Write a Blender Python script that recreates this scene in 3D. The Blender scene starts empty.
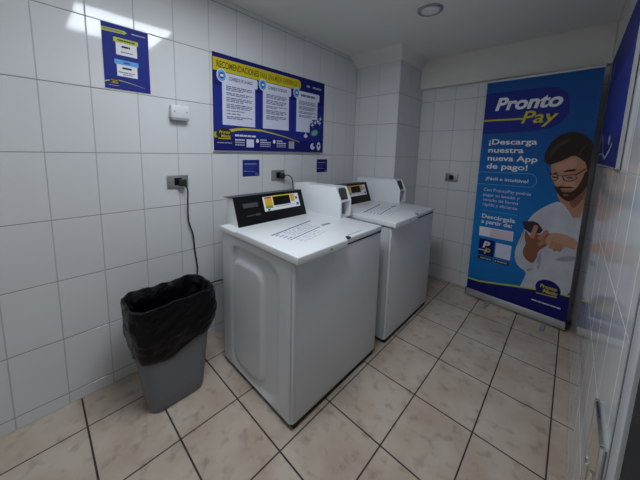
import bpy, bmesh, math, random
from mathutils import Vector, Matrix, noise

random.seed(4)
S = bpy.context.scene
COL = S.collection
PI = math.pi

# ------------------------------------------------------------------ camera
F_PX = 269.65
yaw, pitch, roll = 0.75155, -0.12947, -0.02756
cd = bpy.data.cameras.new('camera')
cam = bpy.data.objects.new('camera', cd)
COL.objects.link(cam)
Rm = (Matrix.Rotation(yaw, 3, 'Z') @ Matrix.Rotation(pitch, 3, 'X') @ Matrix.Rotation(roll, 3, 'Y'))
right, fwd, up = Rm.col[0], Rm.col[1], Rm.col[2]
M = Matrix.Identity(4)
for i in range(3):
    M[i][0], M[i][1], M[i][2] = right[i], up[i], -fwd[i]
M[0][3], M[1][3], M[2][3] = 1.8206, -0.0647, 1.3800
cam.matrix_world = M
cd.sensor_fit = 'HORIZONTAL'
cd.sensor_width = 36.0
cd.lens = F_PX / 640 * 36
cd.shift_y = -(240 - 185.5) / 640
cd.clip_start = 0.01
S.camera = cam

# ------------------------------------------------------------------ light
w = bpy.data.worlds.new('world')
S.world = w
w.use_nodes = True
w.node_tree.nodes['Background'].inputs[0].default_value = (0.6, 0.7, 0.85, 1)
w.node_tree.nodes['Background'].inputs[1].default_value = 0.02
LAMP_STRENGTH = 10.0
S.view_settings.view_transform = 'Standard'
S.view_settings.look = 'None'
S.view_settings.gamma = 1
S.view_settings.use_curve_mapping = False
S.view_settings.exposure = 0.62


# ------------------------------------------------------------------ materials
def mat(name, col, rough=0.5, metal=0.0, spec=0.5, vary=None, bump=None, coat=0.0):
    m = bpy.data.materials.new(name)
    m.use_nodes = True
    nt = m.node_tree
    b = nt.nodes['Principled BSDF']
    c = (col[0], col[1], col[2], 1)
    b.inputs['Base Color'].default_value = c
    b.inputs['Roughness'].default_value = rough
    b.inputs['Metallic'].default_value = metal
    b.inputs['Specular IOR Level'].default_value = spec
    b.inputs['Coat Weight'].default_value = coat
    tc = nt.nodes.new('ShaderNodeTexCoord')
    if vary:
        col2, scale, lo, hi = vary
        n = nt.nodes.new('ShaderNodeTexNoise')
        n.inputs['Scale'].default_value = scale
        n.inputs['Detail'].default_value = 6
        n.inputs['Roughness'].default_value = 0.62
        r = nt.nodes.new('ShaderNodeValToRGB')
        r.color_ramp.elements[0].position = lo
        r.color_ramp.elements[1].position = hi
        r.color_ramp.elements[0].color = (col2[0], col2[1], col2[2], 1)
        r.color_ramp.elements[1].color = c
        nt.links.new(tc.outputs['Object'], n.inputs['Vector'])
        nt.links.new(n.outputs['Fac'], r.inputs['Fac'])
        nt.links.new(r.outputs['Color'], b.inputs['Base Color'])
    if bump:
        sc, st, dist = bump
        n = nt.nodes.new('ShaderNodeTexNoise')
        n.inputs['Scale'].default_value = sc
        n.inputs['Detail'].default_value = 4
        bp = nt.nodes.new('ShaderNodeBump')
        bp.inputs['Strength'].default_value = st
        bp.inputs['Distance'].default_value = dist
        nt.links.new(tc.outputs['Object'], n.inputs['Vector'])
        nt.links.new(n.outputs['Fac'], bp.inputs['Height'])
        nt.links.new(bp.outputs['Normal'], b.inputs['Normal'])
    return m


WTILE = mat('glazed_wall_tile', (0.745, 0.75, 0.765), 0.07, vary=((0.71, 0.715, 0.735), 1.7, 0.3, 0.7), bump=(2.2, 0.04, 0.02))
RTILE = mat('glazed_side_tile', (0.70, 0.71, 0.73), 0.06, spec=0.36, vary=((0.65, 0.66, 0.68), 2.5, 0.3, 0.7), bump=(3.0, 0.03, 0.02))
WGROUT = mat('pale_grout', (0.50, 0.50, 0.50), 0.85)
DGROUT = mat('dirty_grout', (0.27, 0.26, 0.26), 0.85)
RGROUT = mat('side_grout', (0.46, 0.46, 0.46), 0.6)
FGROUT = mat('brown_floor_grout', (0.055, 0.042, 0.036), 0.9)
CEIL = mat('ceiling_paint', (0.84, 0.83, 0.80), 0.75, vary=((0.80, 0.79, 0.76), 1.3, 0.3, 0.7))
BEAMP = mat('beam_paint', (0.80, 0.78, 0.72), 0.7, vary=((0.74, 0.72, 0.66), 3, 0.3, 0.7))
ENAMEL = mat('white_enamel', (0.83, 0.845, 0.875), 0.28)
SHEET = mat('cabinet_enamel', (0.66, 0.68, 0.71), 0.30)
BLACKP = mat('black_panel', (0.005, 0.005, 0.006), 0.4, spec=0.25)
GREYTOP = mat('grey_plastic', (0.07, 0.07, 0.075), 0.45, spec=0.3)
GREYP = mat('mid_grey_plastic', (0.20, 0.21, 0.23), 0.45)
DARK = mat('dark_gap', (0.02, 0.02, 0.02), 0.8)
BLUEINK = mat('blue_ink', (0.05, 0.07, 0.32), 0.55, spec=0.15)
GREYINK = mat('grey_ink', (0.38, 0.39, 0.47), 0.55, spec=0.15)
TXTINK = mat('text_ink', (0.17, 0.17, 0.26), 0.55, spec=0.15)
DKINK = mat('dark_ink', (0.035, 0.03, 0.045), 0.55, spec=0.15)
NAVY = mat('navy_print', (0.012, 0.013, 0.145), 0.55, spec=0.15)
NAVY2 = mat('royal_blue_print', (0.016, 0.028, 0.235), 0.55, spec=0.15)
LAV = mat('lavender_print', (0.66, 0.68, 0.84), 0.55, spec=0.15)
YEL = mat('yellow_print', (0.60, 0.50, 0.02), 0.55, spec=0.15)
YELD = mat('yellow_lettering', (0.16, 0.12, 0.01), 0.55, spec=0.15)
YGRN = mat('lime_print', (0.52, 0.56, 0.08), 0.55, spec=0.15)
GRN = mat('green_print', (0.14, 0.36, 0.08), 0.55, spec=0.15)
ORANGE = mat('orange_print', (0.75, 0.40, 0.03), 0.55, spec=0.15)
RED = mat('red_print', (0.45, 0.07, 0.04), 0.55, spec=0.15)
SKY = mat('light_blue_print', (0.13, 0.40, 0.78), 0.55, spec=0.15)
WHITEP = mat('white_print', (0.80, 0.80, 0.84), 0.55, spec=0.15)
PINKW = mat('pale_pink_print', (0.68, 0.58, 0.66), 0.55, spec=0.15)
SKIN = mat('printed_skin', (0.46, 0.225, 0.14), 0.55, spec=0.15)
SKINL = mat('printed_light_skin', (0.54, 0.29, 0.20), 0.55, spec=0.15)
SKIND = mat('printed_tan_skin', (0.24, 0.10, 0.06), 0.55, spec=0.15)
HAIR = mat('printed_hair', (0.034, 0.021, 0.017), 0.55, spec=0.15)
HAIRL = mat('printed_hair_sheen', (0.065, 0.043, 0.036), 0.55, spec=0.15)
BEARD = mat('printed_beard', (0.055, 0.028, 0.02), 0.55, spec=0.15)
LIPS = mat('printed_lips', (0.34, 0.11, 0.09), 0.55, spec=0.15)
SHIRT = mat('printed_shirt', (0.58, 0.58, 0.64), 0.55, spec=0.15, vary=((0.46, 0.46, 0.53), 7, 0.35, 0.65))
SHIRTD = mat('printed_shirt_fold', (0.34, 0.33, 0.39), 0.55, spec=0.15)
LENSP = mat('printed_glasses_lens', (0.42, 0.24, 0.18), 0.55, spec=0.15)
SILVER = mat('brushed_silver', (0.50, 0.50, 0.51), 0.35, metal=0.6)
CHROME = mat('chrome', (0.75, 0.75, 0.74), 0.15, metal=1.0)
PLATE = mat('beige_metal', (0.46, 0.42, 0.33), 0.35, metal=0.35)
STEEL = mat('steel_cover', (0.36, 0.36, 0.36), 0.4, metal=0.7)
BAGM = mat('black_bin_bag', (0.003, 0.003, 0.004), 0.30, spec=0.22, bump=(26, 0.5, 0.02))
BINM = mat('grey_bin_plastic', (0.17, 0.18, 0.20), 0.45, spec=0.3)
CORD = mat('black_rubber', (0.018, 0.018, 0.02), 0.5)
FRAMEM = mat('white_door_frame', (0.50, 0.51, 0.53), 0.35)
DOORM = mat('dark_grey_door', (0.035, 0.035, 0.037), 0.8, spec=0.1)
PLASTW = mat('white_plastic', (0.74, 0.75, 0.77), 0.4)
PLASTG = mat('dull_grey_plastic', (0.32, 0.33, 0.35), 0.5)  # plain grey for edges, feet, screws and the box's lower part
LENSG = mat('frosted_lamp_glass', (0.85, 0.85, 0.88), 0.25)
RINGM = mat('dull_lamp_ring', (0.34, 0.34, 0.345), 0.4, metal=0.2)


def floor_mat():
    m = bpy.data.materials.new('beige_floor_tile')
    m.use_nodes = True
    nt = m.node_tree
    b = nt.nodes['Principled BSDF']
    b.inputs['Roughness'].default_value = 0.38
    tc = nt.nodes.new('ShaderNodeTexCoord')
    n1 = nt.nodes.new('ShaderNodeTexNoise')
    n1.inputs['Scale'].default_value = 4.5
    n1.inputs['Detail'].default_value = 5
    n2 = nt.nodes.new('ShaderNodeTexNoise')
    n2.inputs['Scale'].default_value = 16
    n2.inputs['Detail'].default_value = 6
    r1 = nt.nodes.new('ShaderNodeValToRGB')
    r1.color_ramp.elements[0].position = 0.32
    r1.color_ramp.elements[0].color = (0.50, 0.39, 0.31, 1)
    r1.color_ramp.elements[1].position = 0.62
    r1.color_ramp.elements[1].color = (0.62, 0.53, 0.445, 1)
    r2 = nt.nodes.new('ShaderNodeValToRGB')
    r2.color_ramp.elements[0].position = 0.30
    r2.color_ramp.elements[0].color = (0.66, 0.62, 0.60, 1)
    r2.color_ramp.elements[1].position = 0.46
    r2.color_ramp.elements[1].color = (1, 1, 1, 1)
    mx = nt.nodes.new('ShaderNodeMix')
    mx.data_type = 'RGBA'
    mx.blend_type = 'MULTIPLY'
    mx.inputs[0].default_value = 0.8
    L = nt.links.new
    L(tc.outputs['Object'], n1.inputs['Vector'])
    L(tc.outputs['Object'], n2.inputs['Vector'])
    L(n1.outputs['Fac'], r1.inputs['Fac'])
    L(n2.outputs['Fac'], r2.inputs['Fac'])
    L(r1.outputs['Color'], mx.inputs[6])
    L(r2.outputs['Color'], mx.inputs[7])
    L(mx.outputs[2], b.inputs['Base Color'])
    return m


def banner_mat():
    """banner sheet: blue runs from bright azure low on the left to a deeper blue"""
    m = bpy.data.materials.new('banner_blue_print')
    m.use_nodes = True
    nt = m.node_tree
    b = nt.nodes['Principled BSDF']
    b.inputs['Roughness'].default_value = 0.55
    b.inputs['Specular IOR Level'].default_value = 0.15
    tc = nt.nodes.new('ShaderNodeTexCoord')
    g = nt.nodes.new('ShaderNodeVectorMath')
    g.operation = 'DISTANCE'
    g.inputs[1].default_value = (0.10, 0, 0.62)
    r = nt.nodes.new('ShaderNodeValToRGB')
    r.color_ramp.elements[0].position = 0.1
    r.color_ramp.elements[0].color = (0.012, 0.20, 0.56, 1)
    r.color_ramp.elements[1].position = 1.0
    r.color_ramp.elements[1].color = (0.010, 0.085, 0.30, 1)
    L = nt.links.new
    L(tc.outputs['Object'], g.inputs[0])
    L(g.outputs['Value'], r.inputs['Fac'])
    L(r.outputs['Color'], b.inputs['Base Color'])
    return m


FTILE = floor_mat()
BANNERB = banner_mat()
LAMPM = bpy.data.materials.new('lit_lamp_diffuser')
LAMPM.use_nodes = True
_b = LAMPM.node_tree.nodes['Principled BSDF']
_b.inputs['Base Color'].default_value = (0.8, 0.8, 0.8, 1)
_b.inputs['Emission Color'].default_value = (0.87, 0.945, 1.0, 1)
_b.inputs['Emission Strength'].default_value = LAMP_STRENGTH


# ------------------------------------------------------------------ helpers
def link(name, bm, mats, parent=None, smooth=False, loc=None):
    me = bpy.data.meshes.new(name)
    bmesh.ops.recalc_face_normals(bm, faces=bm.faces[:]) if smooth else None
    bm.to_mesh(me)
    bm.free()
    for m in (mats if isinstance(mats, (list, tuple)) else [mats]):
        me.materials.append(m)
    if smooth:
        me.polygons.foreach_set('use_smooth', [True] * len(me.polygons))
        try:
            me.set_sharp_from_angle(angle=math.radians(38))
        except Exception:
            pass
    o = bpy.data.objects.new(name, me)
    COL.objects.link(o)
    if parent:
        o.parent = parent
    if loc:
        o.location = loc
    return o


def thing(name, label, cat, loc=(0, 0, 0), rz=0.0, group=None):
    o = bpy.data.objects.new(name, None)
    o.empty_display_size = 0.1
    COL.objects.link(o)
    o.location = loc
    o.rotation_euler = (0, 0, rz)
    return tag(o, label, cat, group)


def tag(o, label, cat, group=None):
    o['label'] = label
    o['category'] = cat
    if group:
        o['group'] = group
    return o


def struct(o):
    o['kind'] = 'structure'
    return o


def box(bm, x0, x1, y0, y1, z0, z1, mi=0, bev=0.0, seg=2):
    vs = [bm.verts.new((x, y, z)) for x in (x0, x1) for y in (y0, y1) for z in (z0, z1)]
    q = [(0, 1, 3, 2), (4, 6, 7, 5), (0, 4, 5, 1), (2, 3, 7, 6), (0, 2, 6, 4), (1, 5, 7, 3)]
    fs = [bm.faces.new([vs[i] for i in f]) for f in q]
    for f in fs:
        f.material_index = mi
    if bev:
        es = list({e for f in fs for e in f.edges})
        r = bmesh.ops.bevel(bm, geom=es, offset=bev, segments=seg, profile=0.5, affect='EDGES')
        for f in r['faces']:
            f.material_index = mi
    return vs


def prism(bm, pts, axis, a0, a1, mi=0, bev=0.0, seg=2):
    """extrude a closed 2-D outline along an axis: axis 'y' outlines are (x,z), 'z' (x,y), 'x' (y,z)"""
    def P(p, a):
        return {'y': (p[0], a, p[1]), 'z': (p[0], p[1], a), 'x': (a, p[0], p[1])}[axis]
    A = [bm.verts.new(P(p, a0)) for p in pts]
    B = [bm.verts.new(P(p, a1)) for p in pts]
    n = len(pts)
    fs = [bm.faces.new(A[::-1]), bm.faces.new(B)]
    for i in range(n):
        j = (i + 1) % n
        fs.append(bm.faces.new([A[i], A[j], B[j], B[i]]))
    bmesh.ops.recalc_face_normals(bm, faces=fs)
    for f in fs:
        f.material_index = mi
    if bev:
        es = list({e for f in fs for e in f.edges})
        r = bmesh.ops.bevel(bm, geom=es, offset=bev, segments=seg, profile=0.5, affect='EDGES')
        for f in r['faces']:
            f.material_index = mi


def cyl(bm, c, axis, r, h, n=32, mi=0, r2=None):
    c = Vector(c)
    ax = Vector(axis).normalized()
    t = Vector((0, 0, 1)) if abs(ax.z) < 0.9 else Vector((1, 0, 0))
    u = ax.cross(t).normalized()
    v = ax.cross(u)
    r2 = r if r2 is None else r2
    A = [bm.verts.new(c + (u * math.cos(2 * PI * i / n) + v * math.sin(2 * PI * i / n)) * r) for i in range(n)]
    B = [bm.verts.new(c + ax * h + (u * math.cos(2 * PI * i / n) + v * math.sin(2 * PI * i / n)) * r2) for i in range(n)]
    fs = [bm.faces.new(A), bm.faces.new(B[::-1])]
    for i in range(n):
        j = (i + 1) % n
        fs.append(bm.faces.new([A[i], B[i], B[j], A[j]]))
    for f in fs:
        f.material_index = mi
    bmesh.ops.recalc_face_normals(bm, faces=fs)


def catmull(pts, k=8):
    P = [Vector(p) for p in pts]
    P = [P[0] * 2 - P[1]] + P + [P[-1] * 2 - P[-2]]
    out = []
    for i in range(1, len(P) - 2):
        a, b, c, d = P[i - 1:i + 3]
        for j in range(k):
            t = j / k
            out.append(0.5 * ((2 * b) + (c - a) * t + (2 * a - 5 * b + 4 * c - d) * t * t + (3 * b - a - 3 * c + d) * t ** 3))
    out.append(P[-2])
    return out


def tube(bm, pts, r, n=10, k=8, mi=0):
    P = catmull(pts, k)
    rings = []
    prev = None
    for i, p in enumerate(P):
        d = (P[min(i + 1, len(P) - 1)] - P[max(i - 1, 0)]).normalized()
        t = prev if prev is not None else (Vector((0, 0, 1)) if abs(d.z) < 0.9 else Vector((1, 0, 0)))
        u = (t - d * t.dot(d)).normalized()
        prev = u
        v = d.cross(u)
        rings.append([bm.verts.new(p + (u * math.cos(2 * PI * a / n) + v * math.sin(2 * PI * a / n)) * r) for a in range(n)])
    for A, B in zip(rings, rings[1:]):
        for a in range(n):
            b = (a + 1) % n
            bm.faces.new([A[a], A[b], B[b], B[a]]).material_index = mi
    bm.faces.new(rings[0][::-1]).material_index = mi
    bm.faces.new(rings[-1]).material_index = mi


def tile_plane(bm, O, A, B, N, la, lb, gap_a=0.0042, gap_b=0.003, tilt=0.0016, bev=0.0014, depth=0.0016,
               keep=None, mats=(0, 1, 2)):
    """tiles laid between the joint positions la (along A) and lb (along B); faces look along N"""
    O, A, B, N = Vector(O), Vector(A), Vector(B), Vector(N)

    def q(pts, mi):
        vs = [bm.verts.new(p) for p in pts]
        f = bm.faces.new(vs)
        f.normal_update()
        if f.normal.dot(N) < 0:
            f.normal_flip()
        f.material_index = mi

    def X(a, b, h=0.0):
        return O + A * a + B * b + N * h
    a0, a1, b0, b1 = la[0], la[-1], lb[0], lb[-1]
    q([X(a0, b0, -depth), X(a1, b0, -depth), X(a1, b1, -depth), X(a0, b1, -depth)], mats[1])
    for b in lb[1:-1]:
        h = gap_b * 0.62
        q([X(a0, b - h, -depth + 0.0006), X(a1, b - h, -depth + 0.0006), X(a1, b + h, -depth + 0.0006), X(a0, b + h, -depth + 0.0006)], mats[2])
    for i in range(len(la) - 1):
        for j in range(len(lb) - 1):
            x0, x1, y0, y1 = la[i] + gap_a / 2, la[i + 1] - gap_a / 2, lb[j] + gap_b / 2, lb[j + 1] - gap_b / 2
            if x1 - x0 < 0.006 or y1 - y0 < 0.006:
                continue
            cx, cy = (x0 + x1) / 2, (y0 + y1) / 2
            ta, tb = random.gauss(0, tilt), random.gauss(0, tilt)

            def H(x, y):
                return max(-0.0008, min(0.0008, (x - cx) * ta + (y - cy) * tb))
            out = [(x0, y0), (x1, y0), (x1, y1), (x0, y1)]
            ins = [(x0 + bev, y0 + bev), (x1 - bev, y0 + bev), (x1 - bev, y1 - bev), (x0 + bev, y1 - bev)]
            q([X(x, y, H(x, y)) for x, y in ins], mats[0])
            for k in range(4):
                m = (k + 1) % 4
                q([X(*out[k], -depth), X(*out[m], -depth), X(*ins[m], H(*ins[m])), X(*ins[k], H(*ins[k]))], mats[0])


# ------------------------------------------------------------------ setting
XR, YB, ZC, YN = 1.943, 2.947, 2.36, -0.95
PX, PY = 0.515, 2.42
ROWS = [0.0, 0.066, 0.377, 0.692, 1.006, 1.336, 1.665, 2.003, 2.325, ZC]

bm = bmesh.new()
fx = [-0.02, 0.217, 0.60, 0.976, 1.295, 1.595, 1.879, XR + 0.02]
fy = [YN, -0.67, -0.30, 0.024, 0.320, 0.617, 0.965, 1.345, 1.725, 2.11, 2.49, 2.905, YB + 0.02]
tile_plane(bm, (0, 0, 0), (1, 0, 0), (0, 1, 0), (0, 0, 1), fx, fy, gap_a=0.0065, gap_b=0.0065, tilt=0.0008, bev=0.0015)
box(bm, -0.1, XR + 0.1, YN - 0.1, YB + 0.1, -0.1, -0.004, 1)
struct(link('floor', bm, [FTILE, FGROUT, FGROUT]))

bm = bmesh.new()
ly = [YN, -0.83, -0.625, -0.42, -0.215, -0.023, 0.166, 0.368, 0.568, 0.785, 0.985, 1.20, 1.425, 1.635, 1.845, 2.055, 2.265, PY]
tile_plane(bm, (0, 0, 0), (0, 1, 0), (0, 0, 1), (1, 0, 0), ly, ROWS)
box(bm, -0.12, -0.004, YN - 0.1, YB + 0.1, 0, ZC, 1)
struct(link('wall_left', bm, [WTILE, WGROUT, DGROUT]))

bm = bmesh.new()
PR = ROWS[:7] + [1.955, 2.262]
tile_plane(bm, (0, PY, 0), (1, 0, 0), (0, 0, 1), (0, -1, 0), [0, 0.055, 0.285, PX], PR)
tile_plane(bm, (PX, PY, 0), (0, 1, 0), (0, 0, 1), (1, 0, 0), [0, 0.20, 0.40, YB - PY], PR)
box(bm, 0.0, PX - 0.004, PY + 0.004, YB, 0, 2.262, 1)
lo = [(0, PY - 0.003), (PX + 0.003, PY - 0.003), (PX + 0.003, YB), (0, YB)]
hi = [(0, PY - 0.13), (PX + 0.07, PY - 0.13), (PX + 0.07, YB), (0, YB)]
cv = [[bm.verts.new((x, y, z)) for x, y in L] for L, z in ((lo, 2.262), (lo, 2.268), (hi, ZC + 0.002))]
for A, B in zip(cv, cv[1:]):
    for i in range(4):
        bm.faces.new([A[i], A[(i + 1) % 4], B[(i + 1) % 4], B[i]]).material_index = 3
bm.faces.new(cv[0][::-1]).material_index = 3
bm.faces.new(cv[2]).material_index = 3
struct(link('wall_pillar', bm, [WTILE, WGROUT, DGROUT, CEIL], smooth=False))

bm = bmesh.new()
BR = [0.0, 0.15, 0.455, 0.728, 1.006, 1.310, 1.623, 1.932, 2.20]
tile_plane(bm, (0, YB, 0), (1, 0, 0), (0, 0, 1), (0, -1, 0), [PX, 0.660, 0.868, 1.070, 1.275, 1.48, 1.685, 1.89, XR], BR)
box(bm, -0.1, XR + 0.1, YB + 0.004, YB + 0.1, 0, ZC, 1)
struct(link('wall_back', bm, [WTILE, WGROUT, DGROUT]))

DY0, DY1, DZ = -0.22, 0.70, 2.06
bm = bmesh.new()
ry = [DY1, 0.80, 1.0, 1.2, 1.4, 1.6, 1.8, 2.0, 2.2, 2.4, 2.6, 2.8, YB]
tile_plane(bm, (XR, 0, 0), (0, 1, 0), (0, 0, 1), (-1, 0, 0), ry, ROWS, gap_a=0.003, gap_b=0.0022, tilt=0.0007, bev=0.0012, depth=0.001)
tile_plane(bm, (XR, 0, 0), (0, 1, 0), (0, 0, 1), (-1, 0, 0), [YN, -0.6, -0.4, DY0], ROWS, tilt=0.001)
box(bm, XR + 0.004, XR + 0.12, DY1, YB + 0.1, 0, ZC, 1)
box(bm, XR + 0.004, XR + 0.12, YN - 0.1, DY0, 0, ZC, 1)
box(bm, XR, XR + 0.12, DY0, DY1, DZ, ZC, 0)
struct(link('wall_right', bm, [RTILE, RGROUT, RGROUT]))

bm = bmesh.new()
box(bm, -0.1, XR + 0.1, YN - 0.1, YN, 0, ZC, 0)
struct(link('wall_near', bm, [CEIL]))

bm = bmesh.new()
box(bm, -0.12, XR + 0.12, YN - 0.1, YB + 0.1, ZC, ZC + 0.1)
struct(link('ceiling', bm, [CEIL]))

bm = bmesh.new()
box(bm, PX, XR, 2.892, YB, 2.068, ZC, 0, 0.004)
struct(link('trim_1', bm, [BEAMP]))          # beam across the top of the back wall

# door in the right wall beside the camera: white frame, dark leaf
d = bpy.data.objects.new('door_1', None)
COL.objects.link(d)
d.location = (XR, 0.24, 0)
struct(d)
bm = bmesh.new()
for y0, y1 in ((DY1 - 0.058, DY1 + 0.004), (DY0 - 0.004, DY0 + 0.058)):
    box(bm, -0.004, 0.05, y0 - 0.24, y1 - 0.24, 0, DZ, 0, 0.003)
box(bm, -0.008, 0.11, DY0 - 0.24, DY1 - 0.24, DZ - 0.058, DZ + 0.004, 0, 0.003)
link('door_frame', bm, FRAMEM, d, True)
bm = bmesh.new()
box(bm, 0.003, 0.045, DY0 + 0.056 - 0.24, DY1 - 0.056 - 0.24, 0.004, DZ - 0.056, 0)
link('door_leaf', bm, DOORM, d)
bm = bmesh.new()
box(bm, -0.005, 0.0, DY1 + 0.003 - 0.24, DY1 + 0.014 - 0.24, 0, DZ)  # grey strip stands in for the shaded gap line beside the frame
link('frame_gap_shade', bm, GREYP, d)

# ------------------------------------------------------------------ ceiling lights
t = thing('ceiling_panel_light', 'lit square ceiling panel whose white glare mirrors on the left wall tiles', 'light', (1.06, 0.52, ZC))
bm = bmesh.new()
h = 0.325
for x0, x1, y0, y1 in ((-h, h, -h, -h + 0.02), (-h, h, h - 0.02, h), (-h, -h + 0.02, -h + 0.02, h - 0.02), (h - 0.02, h, -h + 0.02, h - 0.02)):
    box(bm, x0, x1, y0, y1, -0.03, 0, 0)
link('light_frame', bm, PLASTW, t)
bm = bmesh.new()
box(bm, -h + 0.02, h - 0.02, -h + 0.02, h - 0.02, -0.022, -0.012, 0)
link('diffuser', bm, LAMPM, t)

t = thing('downlight', 'unlit round recessed downlight with dull ring in the white ceiling', 'light', (0.985, 1.89, ZC))
bm = bmesh.new()
prof = [(0.085, 0.0), (0.082, -0.008), (0.072, -0.012), (0.064, -0.004), (0.064, 0.0)]
n = 48
rg = [[bm.verts.new((r * math.cos(2 * PI * i / n), r * math.sin(2 * PI * i / n), z)) for i in range(n)] for r, z in prof]
for A, B in zip(rg, rg[1:]):
    for i in range(n):
        bm.faces.new([A[i], A[(i + 1) % n], B[(i + 1) % n], B[i]])
link('lamp_ring', bm, RINGM, t, True)
bm = bmesh.new()
random.seed(9)
cyl(bm, (0, 0, -0.002), (0, 0, -1), 0.060, 0.006, 40)
for i in range(7):                                   # moulded facets of the glass
    a = 2 * PI * i / 7
    rr = 0 if i == 6 else 0.034
    cyl(bm, (rr * math.cos(a), rr * math.sin(a), -0.008), (0, 0, -1), 0.020, 0.006, 10, 0, 0.008)
link('lamp_glass', bm, LENSG, t)


# ------------------------------------------------------------------ washing machines
def side_height(x, z):
    def sd(cx, cz, hx, hz, r):
        qx, qz = abs(x - cx) - hx + r, abs(z - cz) - hz + r
        return min(max(qx, qz), 0) + math.hypot(max(qx, 0), max(qz, 0)) - r

    def ss(a, b, v):
        t = max(0, min(1, (v - a) / (b - a)))
        return t * t * (3 - 2 * t)
    outer = sd(0.610, 0.43, 0.222, 0.385, 0.085)     # stamped recess
    inner = sd(0.555, 0.41, 0.150, 0.325, 0.075)    # raised pad in it
    h = -0.016 * ss(0.014, -0.014, outer)
    h += 0.017 * ss(0.015, -0.015, inner)
    return h


def make_washer():
    t = thing('washing_machine', 'nearer white coin-operated top-load washing machine, beside the grey bin', 'washing machine', (0.62, 1.083, 0), 0, 'white coin-operated washers')
    ox, oy = 0.62, 1.083
    T = Matrix.Translation((-ox, -oy, 0))

    def part(name, bm, mats, smooth=False, parent=None):
        bmesh.ops.transform(bm, matrix=T, verts=bm.verts[:])
        return link(name, bm, mats, parent or t, smooth)
    x0, x1, y0, y1 = 0.2886, 0.955, 0.707, 1.459
    bm = bmesh.new()
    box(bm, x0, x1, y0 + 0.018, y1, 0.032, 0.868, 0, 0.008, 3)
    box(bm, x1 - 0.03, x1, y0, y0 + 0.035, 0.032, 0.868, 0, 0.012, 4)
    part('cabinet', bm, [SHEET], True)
    # stamped side
    bm = bmesh.new()
    nx, nz = 60, 76
    a0, a1, b0, b1 = x0, x1 - 0.013, 0.032, 0.866
    g = [[bm.verts.new((a0 + (a1 - a0) * i / nx, y0 - side_height(a0 + (a1 - a0) * i / nx, b0 + (b1 - b0) * j / nz), b0 + (b1 - b0) * j / nz)) for j in range(nz + 1)] for i in range(nx + 1)]
    for i in range(nx):
        for j in range(nz):
            bm.faces.new([g[i][j], g[i + 1][j], g[i + 1][j + 1], g[i][j + 1]])
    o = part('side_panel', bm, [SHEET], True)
    bm = bmesh.new()
    box(bm, x0 + 0.02, x1 - 0.008, y0 + 0.020, y1 - 0.01, 0.0, 0.034)
    part('base', bm, [DARK])
    bm = bmesh.new()
    box(bm, x0 + 0.01, x1 + 0.002, y0 + 0.004, y1 - 0.004, 0.866, 0.874)  # dark strip puts the shade of the gap under the top into colour
    part('top_gap_shade', bm, [DARK])
    # top: two-level slab, the lid half steps forward
    bm = bmesh.new()
    prism(bm, [(0.272, y0 - 0.010), (0.960, y0 - 0.010), (0.960, 1.075), (0.960, 1.115), (0.955, y1 + 0.006), (0.272, y1 + 0.006)], 'z', 0.872, 0.906, 0, 0.007, 3)
    top = part('top_cover', bm, [ENAMEL], True)
    bm = bmesh.new()
    prism(bm, [(0.46, y0 - 0.012), (0.992, y0 - 0.012), (0.990, 1.055), (0.938, 1.095), (0.932, 1.27), (0.46, 1.27)], 'z', 0.876, 0.914, 0, 0.005, 3)
    lid = part('lid', bm, [ENAMEL], True)
    bm = bmesh.new()
    zt = 0.9143
    D = Vector((-0.086, 0.384, 0)).normalized()
    Q = Vector((D.y, -D.x, 0))

    def mark(p, length, wd, mi):
        A = Vector((p[0], p[1], zt))
        B = A + D * length
        f = bm.faces.new([bm.verts.new(q) for q in (A - Q * wd / 2, A + Q * wd / 2, B + Q * wd / 2, B - Q * wd / 2)])
        f.material_index = mi
    O_ = Vector((0.668, 0.796, 0))
    mark(O_, 0.39, 0.011, 0)
    mark(O_ + Q * 0.125, 0.30, 0.007, 0)
    rr = random.Random(3)
    for k in range(4):
        mark(O_ + Q * (0.022 + 0.027 * k) + D * 0.005, 0.03 + 0.02 * rr.random(), 0.006, 0)
    for r_ in range(5):                              # rows of small printing between and below the rules
        u_ = 0.07
        while u_ < 0.30:
            l_ = 0.02 + 0.03 * rr.random()
            mark(O_ + Q * (0.022 + 0.019 * r_) + D * u_, l_, 0.005, 1)
            u_ += l_ + 0.012
    for r_ in range(3):
        u_ = 0.02
        while u_ < 0.22:
            l_ = 0.02 + 0.03 * rr.random()
            mark(O_ + Q * (0.150 + 0.024 * r_) + D * u_, l_, 0.004, 1)
            u_ += l_ + 0.014
    for f in bm.faces:
        f.normal_update()
        if f.normal.z < 0:
            f.normal_flip()
    o = part('printed_label', bm, [BLUEINK, GREYINK], False, lid)
    o['label'] = 'instructions printed in blue ink'
    bm = bmesh.new()
    box(bm, 0.700, 0.722, 1.150, 1.225, 0.9135, 0.9155)
    o = part('lock_badge', bm, [GREYP], False, lid)
    bm = bmesh.new()
    box(bm, 0.935, 0.9605, 1.080, 1.120, 0.9, 0.9075)  # dark block stands in for the shade of the finger recess
    part('finger_notch_shade', bm, [DARK], False, top)
    bm = bmesh.new()
    cyl(bm, (0.990, 0.92, 0.895), (1, 0, 0), 0.006, 0.003, 14)
    part('bumper', bm, [GREYP], False, lid)
    # console: sloped black face, pale end cheeks
    ya, yb_ = 0.757, 1.312
    xb, xt, zb, zt2 = 0.398, 0.332, 0.905, 1.078
    bm = bmesh.new()
    prism(bm, [(0.245, zb), (xb - 0.003, zb), (xt - 0.003, zt2 - 0.004), (0.245, zt2 - 0.012)], 'y', ya, yb_, 0, 0.003)
    con = part('control_console', bm, [ENAMEL], True)
    sl = Vector((xb - xt, 0, zb - zt2))             # down the slope
    slu = sl.normalized()
    nrm = Vector((-slu.z, 0, slu.x)).normalized()
    if nrm.x < 0:
        nrm = -nrm

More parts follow.
